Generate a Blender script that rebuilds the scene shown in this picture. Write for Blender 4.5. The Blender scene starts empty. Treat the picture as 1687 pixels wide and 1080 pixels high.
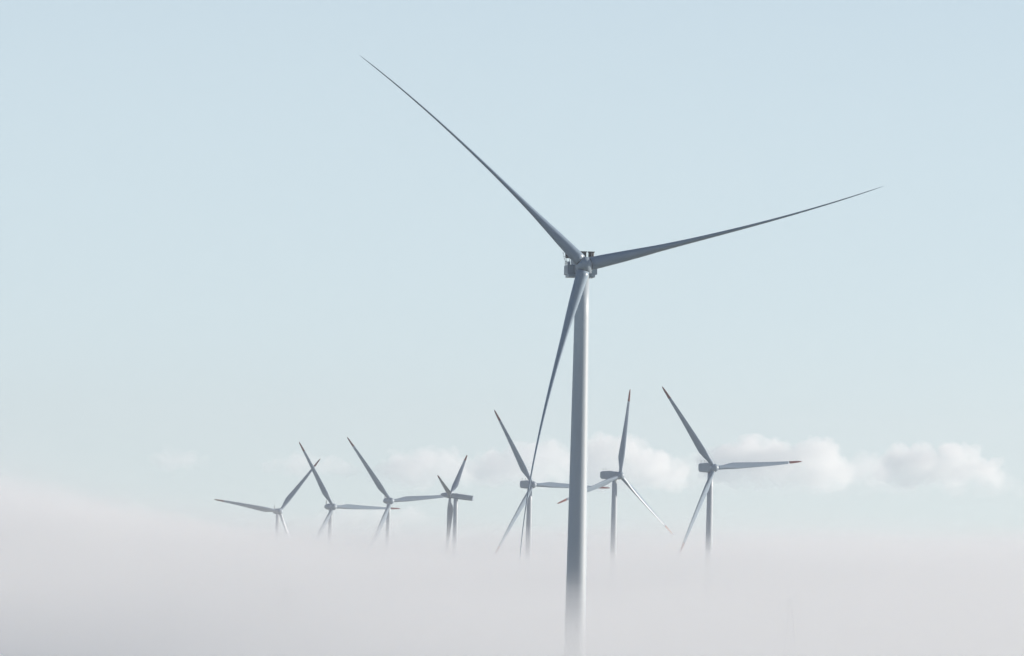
import bpy, bmesh, math, random
import numpy as np
from mathutils import Vector, Matrix, noise

rnd = random.Random(7)
scene = bpy.context.scene
R_ = math.radians

# ------------------------------------------------------------------ camera
CAM_Z = 60.0                                   # metres above the plain
PITCH = math.atan((865 - 540) / 9372.0)        # horizon sits low in the frame
ROLL = R_(1.2)                                 # the picture leans a little
fwd = Vector((0, math.cos(PITCH), math.sin(PITCH)))
right0 = Vector((1, 0, 0))
up0 = right0.cross(fwd)
right = right0 * math.cos(ROLL) + up0 * math.sin(ROLL)
up = up0 * math.cos(ROLL) - right0 * math.sin(ROLL)
cam_data = bpy.data.cameras.new('camera')
cam = bpy.data.objects.new('camera', cam_data)
scene.collection.objects.link(cam)
m = Matrix.Identity(4)
for i in range(3):
    m[i][0], m[i][1], m[i][2] = right[i], up[i], -fwd[i]
m[2][3] = CAM_Z
cam.matrix_world = m
cam_data.sensor_fit = 'HORIZONTAL'
cam_data.sensor_width = 36.0
cam_data.lens = 9372.0 / 1687.0 * 36.0         # 200 mm
cam_data.clip_start = 1.0
cam_data.clip_end = 200000.0
scene.camera = cam

# ------------------------------------------------------------------ world, sun, exposure
SUN_AZ, SUN_EL = R_(78), R_(14)                # clockwise from +Y (straight ahead)
SKY = 0.0885
world = bpy.data.worlds.new('World')
scene.world = world
world.use_nodes = True
wn, wl = world.node_tree.nodes, world.node_tree.links
wn.clear()
sky = wn.new('ShaderNodeTexSky')
sky.sky_type = 'NISHITA'
sky.sun_disc = False
sky.sun_elevation = SUN_EL
sky.sun_rotation = SUN_AZ
sky.altitude = 60
sky.air_density = 0.5
sky.dust_density = 0.0
sky.ozone_density = 1.0
bg = wn.new('ShaderNodeBackground')
bg.inputs['Strength'].default_value = SKY
wo = wn.new('ShaderNodeOutputWorld')
# a pale veil of high thin cloud along the horizon all round, gone by 16 degrees up
geo = wn.new('ShaderNodeTexCoord')
sep = wn.new('ShaderNodeSeparateXYZ')
ramp = wn.new('ShaderNodeMapRange')
ramp.interpolation_type = 'SMOOTHSTEP'
ramp.inputs['From Min'].default_value = math.sin(R_(3))
ramp.inputs['From Max'].default_value = math.sin(R_(16))
ramp.inputs['To Min'].default_value = 0.78
ramp.inputs['To Max'].default_value = 0.0
veil = wn.new('ShaderNodeMix')
veil.data_type = 'RGBA'
for q in veil.inputs:
    if q.name == 'B' and q.type == 'RGBA': q.default_value = (0.473 / SKY, 0.559 / SKY, 0.588 / SKY, 1)
col_a = [q for q in veil.inputs if q.name == 'A' and q.type == 'RGBA'][0]
col_out = [q for q in veil.outputs if q.type == 'RGBA'][0]
wl.new(geo.outputs['Generated'], sep.inputs['Vector'])
wl.new(sep.outputs['Z'], ramp.inputs['Value'])
wl.new(ramp.outputs['Result'], veil.inputs['Factor'])
wl.new(sky.outputs['Color'], col_a)
wl.new(col_out, bg.inputs['Color'])
wl.new(bg.outputs['Background'], wo.inputs['Surface'])

sun_data = bpy.data.lights.new('sun', 'SUN')
sun_data.energy = 5.0
sun_data.angle = R_(0.5)
sun_data.color = (1.0, 0.885, 0.765)
sun = bpy.data.objects.new('sun', sun_data)
scene.collection.objects.link(sun)
sdir = Vector((math.sin(SUN_AZ) * math.cos(SUN_EL), math.cos(SUN_AZ) * math.cos(SUN_EL), math.sin(SUN_EL)))
sun.rotation_euler = sdir.to_track_quat('Z', 'Y').to_euler()

scene.view_settings.view_transform = 'Standard'
scene.view_settings.look = 'None'
scene.view_settings.exposure = 0.56
scene.view_settings.gamma = 1.0
scene.view_settings.use_curve_mapping = False
scene.render.engine = 'CYCLES'
scene.cycles.use_denoising = True
scene.cycles.volume_bounces = 12
scene.cycles.max_bounces = 12
scene.cycles.transparent_max_bounces = 64
scene.cycles.sample_clamp_indirect = 10

# ------------------------------------------------------------------ helpers
def tag(o, label=None, cat=None, group=None, kind=None):
    if label: o['label'] = label
    if cat: o['category'] = cat
    if group: o['group'] = group
    if kind: o['kind'] = kind
    return o

def link(o, parent=None):
    scene.collection.objects.link(o)
    if parent is not None:
        o.parent = parent
    return o

def mesh_of(bm, name, mat, smooth=True):
    me = bpy.data.meshes.new(name)
    bm.normal_update()
    bm.to_mesh(me)
    bm.free()
    if mat: me.materials.append(mat)
    if smooth:
        for p in me.polygons: p.use_smooth = True
    return me

def part(name, me, parent, mat4=None):
    o = bpy.data.objects.new(name, me)
    link(o, parent)
    if mat4 is not None: o.matrix_basis = mat4
    return o

def loft(bm, rings, cap0=True, cap1=True):
    vs = [[bm.verts.new(p) for p in r] for r in rings]
    n = len(vs[0])
    for a, b in zip(vs, vs[1:]):
        for i in range(n):
            j = (i + 1) % n
            bm.faces.new((a[i], a[j], b[j], b[i]))
    if cap0: bm.faces.new(vs[0][::-1])
    if cap1: bm.faces.new(vs[-1])
    return vs

def tube(bm, p, q, r, n=8, r2=None):
    p, q = Vector(p), Vector(q)
    d = (q - p).normalized()
    e = d.orthogonal().normalized()
    g = d.cross(e)
    rr = [r, r if r2 is None else r2]
    rings = [[c + (e * math.cos(2 * math.pi * k / n) + g * math.sin(2 * math.pi * k / n)) * rad for k in range(n)] for c, rad in ((p, rr[0]), (q, rr[1]))]
    loft(bm, rings)

def box(bm, lo, hi, bevel=0.0):
    lo, hi = Vector(lo), Vector(hi)
    r = bmesh.ops.create_cube(bm, size=1.0)
    for v in r['verts']:
        v.co = Vector(((lo[i] + hi[i]) / 2 + v.co[i] * (hi[i] - lo[i]) for i in range(3)))
    if bevel:
        es = list({e for v in r['verts'] for e in v.link_edges})
        bmesh.ops.bevel(bm, geom=es, offset=bevel, segments=3, profile=0.5, affect='EDGES')

def lerp_table(tab, x):
    for (x0, y0), (x1, y1) in zip(tab, tab[1:]):
        if x <= x1:
            t = max(0.0, (x - x0) / (x1 - x0))
            t = t * t * (3 - 2 * t) if False else t
            return y0 + (y1 - y0) * t
    return tab[-1][1]

# ------------------------------------------------------------------ materials
def paint(name, col, rough=0.45, dirt=0.12, scale=0.25, spec=0.4):
    mt = bpy.data.materials.new(name)
    mt.use_nodes = True
    nt = mt.node_tree
    b = nt.nodes['Principled BSDF']
    tc = nt.nodes.new('ShaderNodeTexCoord')
    mp = nt.nodes.new('ShaderNodeMapping')
    mp.inputs['Scale'].default_value = (1, 1, 0.12)
    nz = nt.nodes.new('ShaderNodeTexNoise')
    nz.inputs['Scale'].default_value = scale
    nz.inputs['Detail'].default_value = 6
    rp = nt.nodes.new('ShaderNodeValToRGB')
    d = 1 - dirt
    rp.color_ramp.elements[0].position = 0.3
    rp.color_ramp.elements[1].position = 0.62
    rp.color_ramp.elements[0].color = (col[0] * d, col[1] * d, col[2] * d, 1)
    rp.color_ramp.elements[1].color = (*col, 1)
    nt.links.new(tc.outputs['Object'], mp.inputs['Vector'])
    nt.links.new(mp.outputs['Vector'], nz.inputs['Vector'])
    nt.links.new(nz.outputs['Fac'], rp.inputs['Fac'])
    nt.links.new(rp.outputs['Color'], b.inputs['Base Color'])
    b.inputs['Roughness'].default_value = rough
    b.inputs['Specular IOR Level'].default_value = spec
    return mt

WHITE = paint('turbine_paint', (0.28, 0.36, 0.43))
TOWER = paint('tower_paint', (0.375, 0.44, 0.49), dirt=0.10, scale=0.12)
BLADE = paint('blade_gelcoat', (0.235, 0.315, 0.395), rough=0.35, scale=0.15)
HULL = paint('nacelle_paint', (0.26, 0.335, 0.405), scale=0.5, dirt=0.18)
RED = paint('red_paint', (0.15, 0.017, 0.017), rough=0.4)
DARK = paint('dark_metal', (0.025, 0.028, 0.032), rough=0.6, scale=2)
STEEL = paint('galvanised_steel', (0.22, 0.23, 0.24), rough=0.6, scale=1)

def volume(name, density, color, g):
    mt = bpy.data.materials.new(name)
    mt.use_nodes = True
    nt = mt.node_tree
    nt.nodes.clear()
    pv = nt.nodes.new('ShaderNodeVolumePrincipled')
    pv.inputs['Density Attribute'].default_value = ''
    pv.inputs['Color'].default_value = (*color, 1)
    pv.inputs['Density'].default_value = density
    pv.inputs['Anisotropy'].default_value = g
    out = nt.nodes.new('ShaderNodeOutputMaterial')
    nt.links.new(pv.outputs['Volume'], out.inputs['Volume'])
    mt.cycles.homogeneous_volume = True
    return mt

# ------------------------------------------------------------------ ground
def build_ground():
    bm = bmesh.new()
    nx, ny = 40, 60
    x0, x1, y0, y1 = -4900, 4900, -1900, 8900
    vs = [[bm.verts.new((x0 + (x1 - x0) * i / nx, y0 + (y1 - y0) * j / ny,
                         2.5 * noise.noise(Vector((i * .35, j * .35, 3.1))) - 3.0)) for i in range(nx + 1)] for j in range(ny + 1)]
    for j in range(ny):
        for i in range(nx):
            bm.faces.new((vs[j][i], vs[j][i + 1], vs[j + 1][i + 1], vs[j + 1][i]))
    mt = bpy.data.materials.new('farmland')
    mt.use_nodes = True
    nt = mt.node_tree
    b = nt.nodes['Principled BSDF']
    tc = nt.nodes.new('ShaderNodeTexCoord')
    vo = nt.nodes.new('ShaderNodeTexVoronoi')
    vo.inputs['Scale'].default_value = 0.004
    nz = nt.nodes.new('ShaderNodeTexNoise')
    nz.inputs['Scale'].default_value = 0.05
    nz.inputs['Detail'].default_value = 8
    rp = nt.nodes.new('ShaderNodeValToRGB')
    rp.color_ramp.elements[0].color = (0.035, 0.055, 0.018, 1)
    rp.color_ramp.elements[1].color = (0.11, 0.10, 0.045, 1)
    mx = nt.nodes.new('ShaderNodeMix')
    mx.data_type = 'FLOAT'
    mx.inputs[0].default_value = 0.4
    nt.links.new(tc.outputs['Object'], vo.inputs['Vector'])
    nt.links.new(tc.outputs['Object'], nz.inputs['Vector'])
    nt.links.new(vo.outputs['Color'], mx.inputs[2])
    nt.links.new(nz.outputs['Fac'], mx.inputs[3])
    nt.links.new(mx.outputs[0], rp.inputs['Fac'])
    nt.links.new(rp.outputs['Color'], b.inputs['Base Color'])
    b.inputs['Roughness'].default_value = 0.95
    o = link(bpy.data.objects.new('ground', mesh_of(bm, 'ground', mt)))
    tag(o, kind='structure')
build_ground()

# ------------------------------------------------------------------ turbine pieces
# A rotor frame has x along the shaft towards the wind, y the way the blade moves, z along the blade.
def airfoil(n):
    pts = []
    for k in range(n):
        s = 2 * math.pi * k / n
        x = 0.5 * (1 + math.cos(s))                      # 1 at the trailing edge, 0 at the nose
        yt = 5 * (0.2969 * math.sqrt(max(x, 0)) - 0.1260 * x - 0.3516 * x * x + 0.2843 * x ** 3 - 0.1015 * x ** 4)
        camber = 0.10 * x * (1 - x)
        pts.append((x, (yt if s <= math.pi else -yt), camber))
    return pts

def blade_rings(spec, length, pitch, bend, s0, s1, ns, grow=0.0):
    NP = 28
    af = airfoil(NP)
    rings = []
    for q in range(ns + 1):
        s = s0 + (s1 - s0) * q / ns
        c = lerp_table(spec['chord'], s) * length
        tr = lerp_table(spec['thick'], s)
        w = lerp_table(spec['round'], s)                 # 1 = circular root
        be = R_(pitch + lerp_table(spec['twist'], s))
        e = Vector((math.sin(be), math.cos(be), 0))      # towards the leading edge
        nrm = Vector((-math.cos(be), math.sin(be), 0))   # towards the suction side
        ctr = Vector((0.0, -bend * s ** 3, s * length))
        rd = spec['root'] * length / 2
        ring = []
        for k, (x, y, cm) in enumerate(af):
            a = 2 * math.pi * k / NP
            p_air = e * ((0.32 - x) * c) + nrm * ((y * tr + cm * 0.5) * c)
            p_cir = e * (-math.cos(a) * rd) + nrm * (math.sin(a) * rd)
            d = p_cir * w + p_air * (1 - w)
            if grow: d = d * (1 + grow) + d.normalized() * grow * 0.5
            ring.append(ctr + d)
        rings.append(ring)
    return rings

SLENDER = dict(root=0.041,
               chord=[(0, .041), (.05, .042), (.12, .050), (.2, .054), (.3, .047), (.45, .036), (.65, .025), (.85, .0165), (.95, .011), (.985, .006), (1, .0015)],
               thick=[(0, .95), (.1, .62), (.2, .42), (.35, .32), (.6, .25), (1, .20)],
               round=[(0, 1), (.04, 1), (.16, .25), (.24, 0), (1, 0)],
               twist=[(0, 17), (.15, 16), (.3, 9), (.5, 5), (.75, 2), (1, 0)])
BROAD = dict(root=0.044,
             chord=[(0, .044), (.06, .045), (.14, .066), (.21, .078), (.3, .072), (.5, .055), (.7, .040), (.88, .027), (.96, .019), (.99, .011), (1, .003)],
             thick=[(0, .95), (.1, .60), (.2, .36), (.4, .26), (.7, .20), (1, .17)],
             round=[(0, 1), (.05, 1), (.15, .25), (.22, 0), (1, 0)],
             twist=[(0, 15), (.15, 13), (.3, 9), (.5, 5), (.75, 2), (1, 0)])

WIDE = dict(BROAD, chord=[(q, c * (1.3 if q > .08 else 1.0)) for q, c in BROAD['chord']])

def blade_mesh(spec, length, pitch, bend, s0, s1, ns=48):
    bm = bmesh.new()
    loft(bm, blade_rings(spec, length, pitch, bend, s0, s1, ns))
    return mesh_of(bm, 'blade', BLADE)

def tip_mesh(spec, length, pitch, bend, s0):
    bm = bmesh.new()
    loft(bm, blade_rings(spec, length, pitch, bend, s0, 1.0, 10))
    return mesh_of(bm, 'red_tip', RED)

def collar_mesh(r, h0, h1):
    bm = bmesh.new()
    tube(bm, (0, 0, h0), (0, 0, h1), r, 32)
    return mesh_of(bm, 'pitch_bearing', DARK)

def tower_mesh(height, r_top, r_base):
    bm = bmesh.new()
    zs = [height * k / 12 for k in range(13)]
    n = 64
    rings = []
    for i, z in enumerate(zs):
        r = r_base + (r_top - r_base) * z / height
        rings.append([(r * math.cos(2 * math.pi * k / n), r * math.sin(2 * math.pi * k / n), z) for k in range(n)])
    loft(bm, rings)
    return mesh_of(bm, 'tower', TOWER)

def frame(hub, yaw, tilt):
    a = Vector((math.sin(yaw) * math.cos(tilt), -math.cos(yaw) * math.cos(tilt), math.sin(tilt)))
    u = Vector((math.cos(yaw), math.sin(yaw), 0))
    v = a.cross(u)
    if v.z < 0: v = -v
    return a, u, v

def basis(cx_, cy_, cz_, o):
    mm = Matrix.Identity(4)
    for i in range(3):
        mm[i][0], mm[i][1], mm[i][2], mm[i][3] = cx_[i], cy_[i], cz_[i], o[i]
    return mm

class Turbine:
    """Root at the tower foot; gives the nacelle, spinner and blade frames relative to it."""
    def __init__(self, hub, yaw, tilt, overhang, label, group=None):
        self.hub = Vector(hub)
        self.yaw, self.tilt = R_(yaw), R_(tilt)
        self.a, self.u, self.v = frame(self.hub, self.yaw, self.tilt)
        self.flat = Vector((math.sin(self.yaw), -math.cos(self.yaw), 0))
        foot = self.hub - self.flat * overhang
        self.root = link(bpy.data.objects.new('wind_turbine', None))
        self.root.location = (foot.x, foot.y, -3.0)
        self.root.empty_display_size = 5
        tag(self.root, label, 'wind turbine', group)
        self.h = self.hub - self.root.location
        self.nac = basis(self.flat, self.u, Vector((0, 0, 1)), self.h)
        self.spin = basis(self.a, self.u, self.v, self.h)
    def blade_frame(self, deg):
        p = R_(deg)
        b = self.v * math.cos(p) + self.u * math.sin(p)
        t = -self.v * math.sin(p) + self.u * math.cos(p)
        return basis(self.a, t, b, self.h)

GRP = 'wind turbines with red blade tips standing in the fog'

# ------------------------------------------------------------------ the tall turbine in front
def spinner_big():
    bm = bmesh.new()
    prof = [(2.55, .02), (2.52, .45), (2.38, .85), (2.1, 1.2), (1.6, 1.62), (.9, 2.0), (0.2, 2.2), (-.8, 2.3), (-1.9, 2.3), (-2.5, 2.15), (-2.7, 1.9)]
    n = 96
    rings = []
    for x, r in prof:
        ring = []
        for k in range(n):
            th = 2 * math.pi * k / n
            # flat where a blade roots (0, 120, 240 degrees), rounded between
            d = min(abs((th - R_(120 * j) + math.pi) % (2 * math.pi) - math.pi) for j in range(3))
            flat = 1.62 / max(math.cos(d), 0.3)
            rr = min(r, flat) if r > 1.0 else r
            rr = rr if x > -1.7 else r
            ring.append((x, rr * math.sin(th), rr * math.cos(th)))
        rings.append(ring)
    loft(bm, rings)
    return mesh_of(bm, 'spinner', WHITE)

def build_front():
    T = Turbine((18.79, 1490.52, 128.62), 6, 6, 5.2,
                'tall wind turbine nearest the camera, with plain pale blades and dark coolers on its nacelle')
    h = T.h
    part('tower', tower_mesh(h.z - 2.4, 1.80, 3.1), T.root)
    # nacelle body
    bm = bmesh.new()
    box(bm, (-14.6, -2.1, -2.2), (-2.9, 2.1, 2.2), 0.3)
    nac = part('nacelle', mesh_of(bm, 'nacelle', HULL, False), T.root, T.nac)
    bm = bmesh.new()
    box(bm, (-11.8, -3.75, -2.95), (-4.6, 3.3, -2.2), 0.05)
    part('nacelle_floor', mesh_of(bm, 'nacelle_floor', HULL, False), nac)
    for side in (-1, 1):
        bm = bmesh.new()
        lo, hi = sorted((side * 2.1, side * 3.95))
        box(bm, (-13.6, lo, -2.2), (-5.4, hi, 0.25), 0.07)
        for k in range(4):                                # raised stiffeners on the outer wall
            x = -12.8 + k * 2.2
            y0, y1 = sorted((side * 3.93, side * 4.0))
            box(bm, (x, y0, -1.9), (x + .14, y1, 0.0))
        cont = part('side_compartment', mesh_of(bm, 'side_compartment', HULL, False), nac)
        bm = bmesh.new()
        y0, y1 = sorted((side * 2.5, side * 3.6))
        box(bm, (-5.4, y0, -1.7), (-5.32, y1, -0.2))
        part('hatch', mesh_of(bm, 'hatch', WHITE, False), cont)
        # white vent stack and a rail on the lid
        bm = bmesh.new()
        box(bm, (-7.6, side * 3.45 - .35, .25), (-6.8, side * 3.45 + .35, 1.15), .08)
        part('vent_box', mesh_of(bm, 'vent_box', WHITE, False), cont)
        bm = bmesh.new()
        for x in (-13.2, -11.2, -9.2, -8.2):
            tube(bm, (x, side * 3.8, .25), (x, side * 3.8, 1.35), .04, 6)
        tube(bm, (-13.2, side * 3.8, 1.35), (-8.2, side * 3.8, 1.35), .04, 6)
        tube(bm, (-13.2, side * 3.8, .8), (-8.2, side * 3.8, .8), .03, 6)
        part('railing', mesh_of(bm, 'railing', STEEL), cont)
    # row of four coolers standing up at the rear
    for k in range(4):
        y = -3.0 + k * 2.05
        bm = bmesh.new()
        rings = []
        for z, wd in ((2.3, .66), (2.5, .74), (3.2, .76), (3.95, .74)):
            rings.append([(-13.3 + .42 * math.sin(2 * math.pi * q / 24), y + math.copysign(abs(math.cos(2 * math.pi * q / 24)) ** .6, math.cos(2 * math.pi * q / 24)) * wd, z) for q in range(24)])
        loft(bm, rings)
        box(bm, (-13.85, y - .9, 3.95), (-12.8, y + .9, 4.22), .03)     # hood along the top
        for s in (-1, 1):
            tube(bm, (-13.3, y + s * .5, 2.15 if k in (1, 2) else .2), (-13.3, y + s * .5, 2.4), .07, 6)
        c = part('cooler', mesh_of(bm, 'cooler', DARK, False), nac)
        bm = bmesh.new()
        tube(bm, (-12.84, y + .1, 2.4), (-12.84, y + .1, 3.96), .09, 8)
        part('coolant_pipe', mesh_of(bm, 'coolant_pipe', STEEL), c)
    bm = bmesh.new()
    for y, z in ((-4.35, 3.6), (-4.1, 2.6)):
        tube(bm, (-12.6, -3.7, 1.2), (-12.6, y, z - .4), .035, 6)
        tube(bm, (-12.6, y, z - .4), (-12.6, y, z + .25), .05, 6)
        tube(bm, (-12.6, y - .25, z), (-12.6, y + .25, z), .04, 6)
    part('wind_sensor', mesh_of(bm, 'wind_sensor', STEEL), nac)
    az = (-45.2, 75.8, 195.8)
    sp = T.spin.copy()
    p = R_(az[0])                                        # turn the spinner with the blades
    sp = T.spin @ Matrix.Rotation(-p, 4, 'X')
    part('spinner', spinner_big(), T.root, sp)
    col = collar_mesh(1.52, 1.2, 1.78)
    for d, bend, L in zip(az, (3.9, 3.0, 5.4), (80.8, 82.8, 79.6)):
        b = part('blade', blade_mesh(SLENDER, L, 88, bend, 1.68 / L, 1.0, 64), T.root, T.blade_frame(d))
        part('pitch_bearing', col, b)
build_front()

# ------------------------------------------------------------------ the turbines in the fog
def red_blades(T, spec_name, R, az, pitch, bend=0.8, ratio=0.855):
    key = (spec_name, R, pitch)
    if key not in red_blades.cache:
        sp = {'broad': BROAD, 'wide': WIDE}[spec_name]
        red_blades.cache[key] = (blade_mesh(sp, R, pitch, bend, 1.35 / R, ratio), tip_mesh(sp, R, pitch, bend, ratio))
    bme, tme = red_blades.cache[key]
    for k in range(3):
        b = part('blade', bme, T.root, T.blade_frame(az + 120 * k))
        part('red_tip', tme, b)
red_blades.cache = {}

def lathe(prof, n=40):
    bm = bmesh.new()
    loft(bm, [[(x, r * math.sin(2 * math.pi * k / n), r * math.cos(2 * math.pi * k / n)) for k in range(n)] for x, r in prof])
    return bm

def mesh_box_nacelle():
    bm = bmesh.new()
    rings = []
    for x, hw, lo, hi in ((-1.35, 1.55, -1.75, 1.65), (-2.2, 1.75, -2.0, 1.95), (-8, 1.8, -2.15, 2.2), (-13.0, 1.75, -1.85, 2.05), (-13.9, 1.6, -1.2, 1.75)):
        ring = []
        for k in range(32):
            t = 2 * math.pi * k / 32
            cs, sn = math.cos(t), math.sin(t)
            e = 0.28
            yy = math.copysign(abs(cs) ** e, cs) * hw
            zz = math.copysign(abs(sn) ** e, sn)
            zz = (lo + hi) / 2 + zz * (hi - lo) / 2
            ring.append((x, yy, zz))
        rings.append(ring)
    loft(bm, rings)
    return mesh_of(bm, 'nacelle', HULL, False)

def mesh_masts():
    bm = bmesh.new()
    tube(bm, (-12.4, -.95, 2.05), (-12.4, .95, 2.05), .08, 6)
    for y in (-.9, .9):
        tube(bm, (-12.4, y, 1.9), (-12.4, y, 3.5), .07, 6)
        tube(bm, (-12.95, y, 3.2), (-11.9, y, 3.2), .06, 6)
        tube(bm, (-12.95, y, 3.2), (-12.95, y, 3.55), .07, 6)
    tube(bm, (-12.4, 0, 2.1), (-6.6, 0, 2.3), .06, 6)
    tube(bm, (-8.6, 0, 2.1), (-8.6, 0, 3.1), .07, 6)
    tube(bm, (-6.6, 0, 2.1), (-6.6, 0, 2.7), .06, 6)
    return mesh_of(bm, 'wind_sensor', STEEL)

def mesh_egg_nacelle():
    prof = [(-1.5, 1.75), (-2.5, 2.0), (-5, 2.15), (-8, 2.05), (-10.5, 1.75), (-12, 1.3), (-12.8, .7), (-13.0, .05)]
    return mesh_of(lathe(prof), 'nacelle', HULL)

def mesh_fin():
    bm = bmesh.new()
    box(bm, (-12.0, -.16, 1.0), (-11.3, .16, 4.2), .08)
    tube(bm, (-11.65, 0, 4.1), (-11.65, 0, 5.2), .07, 6)
    return mesh_of(bm, 'wind_sensor', STEEL, False)

def mesh_ball_spinner(s=1.0):
    prof = [(2.1, .02), (2.05, .5), (1.85, 1.0), (1.45, 1.45), (.9, 1.75), (.2, 1.9), (-.6, 1.9), (-1.3, 1.75), (-1.36, 1.2)]
    return mesh_of(lathe([(x * s, r * s) for x, r in prof]), 'spinner', WHITE)

box_nac, masts, egg_nac, fin = mesh_box_nacelle(), mesh_masts(), mesh_egg_nacelle(), mesh_fin()
ball, ball_big = mesh_ball_spinner(1.0), mesh_ball_spinner(1.22)

far = [
    ('egg', (-164.21, 4089.94, 66.46), 21, 5.5, 39.9, 50, 'wind turbine with a red-tipped blade pointing flat left, its tower nearly lost in fog'),
    ('egg', (-117.77, 3833.92, 69.96), 26.5, 5, -28.7, 50, 'wind turbine whose raised blade crosses the blade of the leftmost turbine'),
    ('egg', (-78.43, 3796.45, 74.59), 20.6, 5, -35.0, 52, 'wind turbine whose right blade runs level behind the turbine seen from the side'),
    ('box', (12.86, 3015.14, 81.77), 23.3, 5, -27.9, 45, 'wind turbine just left of the tall front tower, its right blade passing behind that tower'),
    ('box', (56.44, 2882.81, 86.38), 39.7, 4, 11.5, 45, 'wind turbine with one blade almost upright right of the front tower'),
    ('box', (94.24, 2610.75, 88.29), 23.6, 5, -34.0, 45, 'rightmost wind turbine, with a boxy nacelle and one blade pointing flat right'),
]
for kind, hub, yaw, tilt, az, R, label in far:
    T = Turbine(hub, yaw, tilt, 4.3, label, GRP)
    h = T.h
    part('tower', tower_mesh(h.z - 1.9, 1.25, 2.2), T.root)
    n = part('nacelle', box_nac if kind == 'box' else egg_nac, T.root, T.nac)
    part('wind_sensor', masts if kind == 'box' else fin, n)
    part('spinner', ball if kind == 'box' else ball_big, T.root, T.spin)
    red_blades(T, 'broad', R, az, 17)

def build_side_on():
    T = Turbine((-35.37, 3450.52, 77.31), -104, 6, 3.6, 'wind turbine seen almost side-on, with a long tube nacelle and a pointed nose', GRP)
    h = T.h
    part('tower', tower_mesh(h.z - 1.4, 1.3, 2.1), T.root)
    bm = bmesh.new()
    rings = []
    for x, s in ((-0.9, 1.35), (-1.5, 1.6), (-9, 1.65), (-14.5, 1.6), (-14.6, 1.5)):
        ring = []
        for k in range(32):
            t = 2 * math.pi * k / 32
            cs, sn = math.cos(t), math.sin(t)
            ring.append((x, math.copysign(abs(cs) ** .55, cs) * s, math.copysign(abs(sn) ** .55, sn) * s))
        rings.append(ring)
    loft(bm, rings)
    tube(bm, (-4.2, 0, 1.2), (-4.2, 0, 1.9), .5, 12)
    n = part('nacelle', mesh_of(bm, 'nacelle', HULL, False), T.root, T.spin)
    bm = bmesh.new()
    tube(bm, (-6.6, 0, 1.5), (-6.6, 0, 3.6), .05, 6)
    part('wind_sensor', mesh_of(bm, 'wind_sensor', STEEL), n)
    bm = lathe([(-.85, 1.62), (-.5, 1.75), (.3, 1.8), (1.5, 1.75), (3.0, 1.45), (4.6, 1.0), (5.6, .6), (6.0, .25), (6.1, .02)][::-1])
    part('spinner', mesh_of(bm, 'spinner', WHITE), T.root, T.spin)
    red_blades(T, 'wide', 38, 312.9, 86)
build_side_on()

# ------------------------------------------------------------------ electricity pylons deep in the fog
def pylon_mesh(H):
    bm = bmesh.new()
    def w(z): return 3.2 * (1 - z / H) ** 0.9 + 0.35
    zs = [H * k / 12 for k in range(13)]
    for sx, sy in ((1, 1), (1, -1), (-1, 1), (-1, -1)):
        for z0, z1 in zip(zs, zs[1:]):
            tube(bm, (sx * w(z0), sy * w(z0), z0), (sx * w(z1), sy * w(z1), z1), .09, 5)
    for z0, z1 in zip(zs, zs[1:]):
        for a, b in (((1, 1), (-1, 1)), ((-1, 1), (-1, -1)), ((-1, -1), (1, -1)), ((1, -1), (1, 1))):
            tube(bm, (a[0] * w(z0), a[1] * w(z0), z0), (b[0] * w(z1), b[1] * w(z1), z1), .05, 4)
            tube(bm, (b[0] * w(z0), b[1] * w(z0), z0), (a[0] * w(z1), a[1] * w(z1), z1), .05, 4)
    return mesh_of(bm, 'mast', STEEL, False)

def arm_mesh(half):
    bm = bmesh.new()
    for s in (-1, 1):
        tube(bm, (0, s * .3, 0.9), (0, s * half, 0), .07, 4)
        tube(bm, (.4, s * .3, 0), (0, s * half, 0), .07, 4)
        tube(bm, (-.4, s * .3, 0), (0, s * half, 0), .07, 4)
    return mesh_of(bm, 'cross_arm', STEEL, False)

def insulator_mesh():
    bm = bmesh.new()
    for k in range(7):
        tube(bm, (0, 0, -.28 * k), (0, 0, -.28 * k - .16), .16, 8)
    tube(bm, (0, 0, 0), (0, 0, -2.1), .05, 6)
    return mesh_of(bm, 'insulator', DARK, False)

PY_H = 44.0
ARMS = ((PY_H - 1.5, 3.4), (PY_H - 6.5, 5.0), (PY_H - 11.5, 3.8))
pm, ins = pylon_mesh(PY_H), insulator_mesh()
arm_meshes = [arm_mesh(hf) for _, hf in ARMS]
spots = [(-111.7, 1900, 33.3, 'faint lattice pylon in the fog, farthest left of the pylons'),
         (-73.8, 1900, 37.5, 'faint lattice pylon deep in the fog between the two leftmost pylons and the front tower'),
         (94.8, 1900, 37.5, 'faint lattice pylon in the fog to the right of the tall front tower')]
for x, y, top, label in spots:
    r = link(bpy.data.objects.new('electricity_pylon', None))
    r.location = (x, y, top - PY_H)
    r.rotation_euler = (0, 0, R_(90))
    tag(r, label, 'pylon', 'pylons of the power line in the fog')
    part('mast', pm, r)
    for (z, hf), am in zip(ARMS, arm_meshes):
        a = part('cross_arm', am, r, Matrix.Translation((0, 0, z)))
        for s in (-1, 1):
            part('insulator', ins, a, Matrix.Translation((0, s * hf, -.1)))

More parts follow.
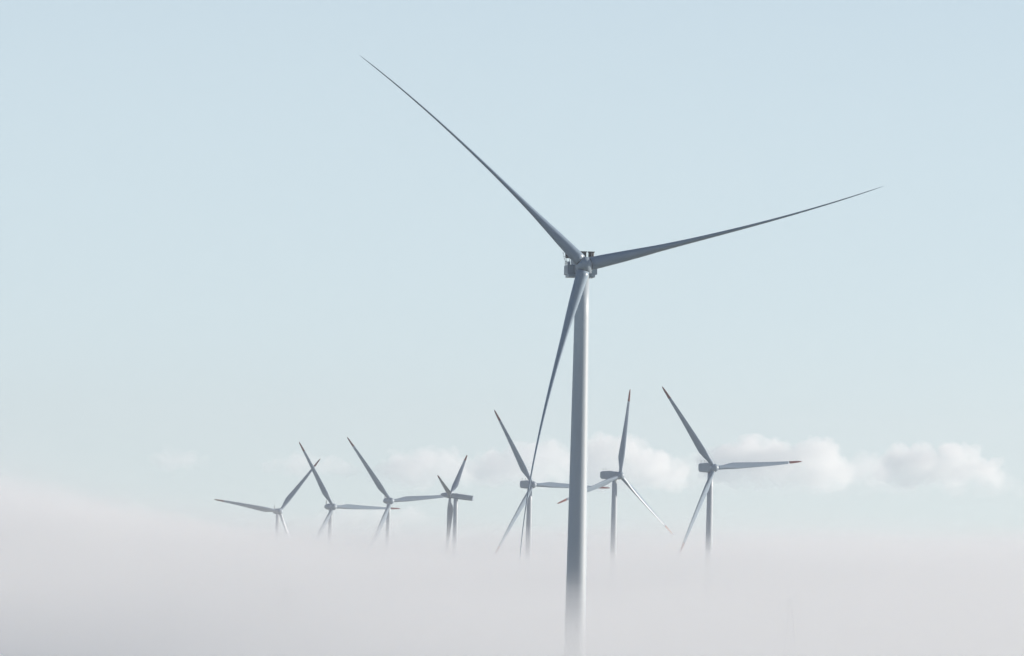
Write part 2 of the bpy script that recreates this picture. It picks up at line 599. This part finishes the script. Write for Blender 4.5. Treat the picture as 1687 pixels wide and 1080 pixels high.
# ------------------------------------------------------------------ clouds far beyond the haze
cloud_mat = volume('cloud_vapour', 0.0044, (0.998, 0.998, 0.998), 0.0)
thin_mat = volume('thin_cloud_vapour', 0.0018, (0.99, 0.99, 0.995), 0.3)
def cloud(name_label, px0, px1, base, tops, dist=40000.0, seed=0, depth=500.0, mat=None):
    """tops: heights of the outline (in photo pixels above the base) from left to right."""
    rr = random.Random(seed)
    k = dist / 9372.0
    depth *= dist / 40000
    bm = bmesh.new()
    n = len(tops)
    W = (px1 - px0) * k
    for i in range(n):
        hgt = tops[i] * k
        cx_ = -W / 2 + W * (i + .5) / n
        cell = W / n
        z = 0.0
        while z < hgt:
            for _ in range(3):
                r = cell * rr.uniform(.38, .85)
                r = min(r, max(hgt * .55, 60))
                zz = min(max(z + rr.uniform(-.3, .3) * r, r * .35), hgt - r * .8)
                thin = 0.35 + 0.65 * min(zz / max(hgt * .6, 1), 1)      # the base thins out
                mt = Matrix.Translation((cx_ + rr.uniform(-.5, .5) * cell, rr.uniform(-.5, .5) * depth * thin, zz)) @ Matrix.Diagonal((1.1, 1.5 * thin, .9, 1))
                bmesh.ops.create_icosphere(bm, subdivisions=3, radius=r, matrix=mt)
            z += cell * .55
    me = mesh_of(bm, 'cloud', mat or cloud_mat)
    o = link(bpy.data.objects.new('cloud', me))
    mt = (mat or cloud_mat).copy()                # the same optical depth at any distance
    pv = [q for q in mt.node_tree.nodes if q.type == 'PRINCIPLED_VOLUME'][0]
    pv.inputs['Density'].default_value *= 40000.0 / dist
    me.materials[0] = mt
    xm = (px0 + px1) / 2
    # the sky position of the cloud, undoing the picture's lean
    dx, dy = (xm - 843.5) / 9372.0, (540 - base) / 9372.0
    d = fwd + right * dx + up * dy
    o.location = Vector((0, 0, CAM_Z)) + d * dist
    rm = o.modifiers.new('remesh', 'REMESH')
    rm.mode = 'VOXEL'
    rm.voxel_size = 11 * dist / 40000
    for sc_, st in ((230, 150), (100, 130), (48, 90), (22, 46)):
        tx = bpy.data.textures.new('cloud_lumps', 'CLOUDS')
        tx.noise_scale = sc_ * dist / 40000
        tx.noise_depth = 4
        dm = o.modifiers.new('lumps', 'DISPLACE')
        dm.texture = tx
        dm.texture_coords = 'GLOBAL'
        dm.strength = st * dist / 40000
        dm.mid_level = 0.5
    rm = o.modifiers.new('remesh', 'REMESH')
    rm.mode = 'VOXEL'
    rm.voxel_size = 8 * dist / 40000
    tag(o, name_label, 'cloud', 'low cumulus clouds along the horizon')
    return o

cloud('small pale cloud behind the blades of the side-on turbine', 618, 768, 788, [26, 40, 40, 44, 48, 30], seed=3, mat=volume('pale_cloud_vapour', 0.0028, (0.99, 0.99, 0.995), 0.3))
cloud('hazy cloud behind the turbine just left of the tall front tower', 790, 935, 792, [30, 46, 54, 54, 62, 54], dist=36000.0, seed=5, mat=volume('hazy_cloud_vapour', 0.0028, (0.99, 0.99, 0.995), 0.3))
cloud('puffy cloud behind the upright blade just right of the tall front tower', 955, 1122, 794, [62, 72, 76, 62, 56, 44, 30], dist=46000.0, seed=6)
cloud('wide puffy cloud behind the rightmost turbine', 1165, 1390, 790, [38, 54, 68, 60, 52, 58, 62, 44], dist=60000.0, seed=8)
cloud('bright puffy cloud at the far right, clear of every turbine', 1455, 1634, 788, [38, 54, 50, 44, 58, 54, 34], dist=76000.0, seed=11)
cloud('long thin veil of cloud low along the horizon behind the puffy clouds', 640, 1687, 800, [30, 44, 36, 46, 40, 30, 44, 50, 36, 42, 48, 40, 46, 36, 44, 38, 28, 40, 34, 30], seed=29, dist=80000.0, mat=volume('cloud_veil_vapour', 0.0008, (0.99, 0.99, 0.995), 0.2))
cloud('thin grey wisp between the two rightmost puffy clouds', 1390, 1462, 786, [22, 34, 30], seed=14, mat=thin_mat)
cloud('faint thin cloud streak at far left above the fog', 255, 350, 762, [12, 18, 16, 10], seed=17, mat=thin_mat)
cloud('faint thin cloud streak behind the crossing blades on the left', 430, 600, 776, [14, 20, 24, 18, 20, 14], seed=19, mat=thin_mat)
cloud('low flat cloud just above the fog, behind the three left turbines', 520, 720, 858, [14, 22, 26, 22, 18, 24, 14], seed=23, mat=thin_mat)

# unseen cloud patch right of the view, added to shade the left near fog
bm = bmesh.new()
for k in range(26):
    q = rnd.uniform(-1, 1)
    mt = Matrix.Translation((rnd.uniform(-45, 45), q * 520, rnd.uniform(-8, 8))) @ Matrix.Diagonal((1.3, 1.8, .45, 1))
    bmesh.ops.create_icosphere(bm, subdivisions=3, radius=rnd.uniform(45, 75) * (1 - .45 * abs(q)), matrix=mt)
stratus = link(bpy.data.objects.new('stratus', mesh_of(bm, 'stratus', volume('stratus_vapour', 0.006, (0.99, 0.99, 0.995), 0.2))))
stratus.location = (968, 960, 330)
rm = stratus.modifiers.new('remesh', 'REMESH')
rm.mode = 'VOXEL'
rm.voxel_size = 7
tag(stratus, 'low flat cloud patch added out of view to shade the near fog', 'cloud', None, 'stuff')

# ------------------------------------------------------------------ fog bank and haze
FOG_N = 15
FOG_SIGMA = 0.0029
fog_w = [(1 - i / (FOG_N - 1)) ** 1.8 + 0.05 for i in range(FOG_N)]   # thinner towards the top
fog_mats = [volume('fog_vapour', FOG_SIGMA * w / sum(fog_w), (0.92, 0.960, 1.0), 0.15) for w in fog_w]
def fbm(x, y, s):
    return noise.noise(Vector((x, y, s))) + .5 * noise.noise(Vector((x * 2.1, y * 2.1, s + 9))) + .25 * noise.noise(Vector((x * 4.3, y * 4.3, s + 17)))

def fog_layer(i):
    f = i / (FOG_N - 1)
    top = 36 + 16 * f                            # lower layers are the more even ones
    amp = 4.5 + 5.0 * f
    far_end = 5900 - 900 * f + 500 * math.sin(i * 2.4)
    nx, ny = 110, 150
    bm = bmesh.new()
    rows = []
    for j in range(ny + 1):
        t = j / ny
        y = -1400 + (far_end + 1400) * t ** 1.15
        row = []
        for k in range(nx + 1):
            s = 2 * k / nx - 1
            x = math.copysign(abs(s) ** 1.6, s) * 4600
            q = min(max((x + 60) / 110, 0), 1)
            near = math.exp(-((y - 2600) / 600) ** 2) * (.15 + .85 * q * q * (3 - 2 * q))
            z = top + amp * (1 + .55 * near) * (fbm(x / 130, y / 420, i * .17) + .8 * noise.noise(Vector((x / 380, y / 900, 70 + i * .1))))
            z += (10 - 3 * f) * near
            q = min(max((y - 3700) / 1300, 0), 1)
            z += (6 + 13 * f) * min(max((y - 1300) / 2000, 0), 1) - 20 * q * q * (3 - 2 * q)   # the top of the fog climbs with distance
            if y < 900: z = min(z, 52) - (900 - y) / 900 * 6 * f
            # the bank heaped up on the left
            z += (42 + 26 * f) * math.exp(-((x + 330) / 135) ** 2 - ((y - 2500) / 800) ** 2) * (1 + .4 * fbm(x / 60, y / 200, 40 + i * .1))
            z += (4 + 6 * f) * math.exp(-((x - 110) / 80) ** 2 - ((y - 2350) / 200) ** 2)
            edge = min(1.0, (1 - abs(s)) * 14, t * 14, (1 - t) * 6)
            z = -3.5 + (z + 3.5) * max(edge, 0.0) + 0.05
            row.append(bm.verts.new((x, y, z)))
        rows.append(row)
    for j in range(ny):
        for k in range(nx):
            bm.faces.new((rows[j][k], rows[j][k + 1], rows[j + 1][k + 1], rows[j + 1][k]))
    # flat underside below the ground, joined along the rim
    rim = [rows[0][k] for k in range(nx + 1)] + [rows[j][nx] for j in range(1, ny + 1)] + \
          [rows[ny][k] for k in range(nx - 1, -1, -1)] + [rows[j][0] for j in range(ny - 1, 0, -1)]
    low = [bm.verts.new((v.co.x, v.co.y, -6.5 - .05 * i)) for v in rim]
    n = len(rim)
    for k in range(n):
        q = (k + 1) % n
        bm.faces.new((rim[q], rim[k], low[k], low[q]))
    bm.faces.new(low[::-1])
    o = link(bpy.data.objects.new('fog', mesh_of(bm, 'fog', fog_mats[i])))
    tag(o, 'low white fog bank hiding the ground and the feet of the turbines', 'fog', 'drifting layers of the fog bank', 'stuff')
for i in range(FOG_N):
    fog_layer(i)

# billows standing out of the top of the bank: centre x, y, height of the crest, breadth
billows = [((-218, 2520, 77, 62), (-196, 2640, 69, 58), (-165, 2720, 63, 55), (-128, 2780, 57, 42), (-240, 2420, 74, 50)),
           ((-38, 2300, 52.5, 32), (-78, 2250, 51.5, 36), (-4, 2450, 52, 30), (-108, 2380, 54, 30)),
           ((76, 2350, 54.5, 24), (98, 2400, 60.5, 30), (124, 2450, 57, 38), (160, 2550, 54, 44), (205, 2620, 55, 42), (250, 2650, 54, 40)),
           ((178, 3000, 64, 40), (216, 3080, 60, 48), (262, 3000, 66, 42), (300, 3100, 61, 40), (140, 3150, 60, 36)),
           ((12, 1330, 44.5, 20), (28, 1290, 41.5, 18), (-6, 1250, 42.5, 22))]
for bi, blobs in enumerate(billows):
    bm = bmesh.new()
    for x, y, crest, br in blobs:
        for k in range(12):
            r = br * rnd.uniform(.28, .62)
            dx = rnd.uniform(-1, 1)
            top_k = crest - abs(dx) * br * .16 - rnd.uniform(0, 5)
            mt = Matrix.Translation((x + dx * br, y + rnd.uniform(-1.2, 1.2) * br * 1.6, top_k - r * .36)) @ Matrix.Diagonal((1.25, 1.9, .36, 1))
            bmesh.ops.create_icosphere(bm, subdivisions=3, radius=r, matrix=mt)
        box(bm, (x - br * .9, y - br * 1.4, 22), (x + br * .9, y + br * 1.4, crest - 13))
    o = link(bpy.data.objects.new('fog', mesh_of(bm, 'fog', volume('fog_vapour', (0.0045, 0.003, 0.0042, 0.0028, 0.0012)[bi], (0.935, 0.97, 1.0), 0.1))))
    rm = o.modifiers.new('remesh', 'REMESH')
    rm.mode = 'VOXEL'
    rm.voxel_size = 3.0
    for sc_, st in ((26, 15), (9, 6)):
        tx = bpy.data.textures.new('fog_lumps', 'CLOUDS')
        tx.noise_scale = sc_
        tx.noise_depth = 3
        dm = o.modifiers.new('lumps', 'DISPLACE')
        dm.texture = tx
        dm.texture_coords = 'GLOBAL'
        dm.strength = st
        dm.mid_level = 0.5
    rm = o.modifiers.new('remesh', 'REMESH')
    rm.mode = 'VOXEL'
    rm.voxel_size = 3.0
    tag(o, 'low white fog bank hiding the ground and the feet of the turbines', 'fog', 'drifting layers of the fog bank', 'stuff')

bm = bmesh.new()
box(bm, (-5000, -2000, -7.5), (5000, 9000, 232))
hz = link(bpy.data.objects.new('haze', mesh_of(bm, 'haze', volume('haze_air', 0.00007, (0.90, 0.955, 1.0), 0.3), False)))
tag(hz, 'thin bluish haze in the air around the wind farm', 'haze', None, 'stuff')
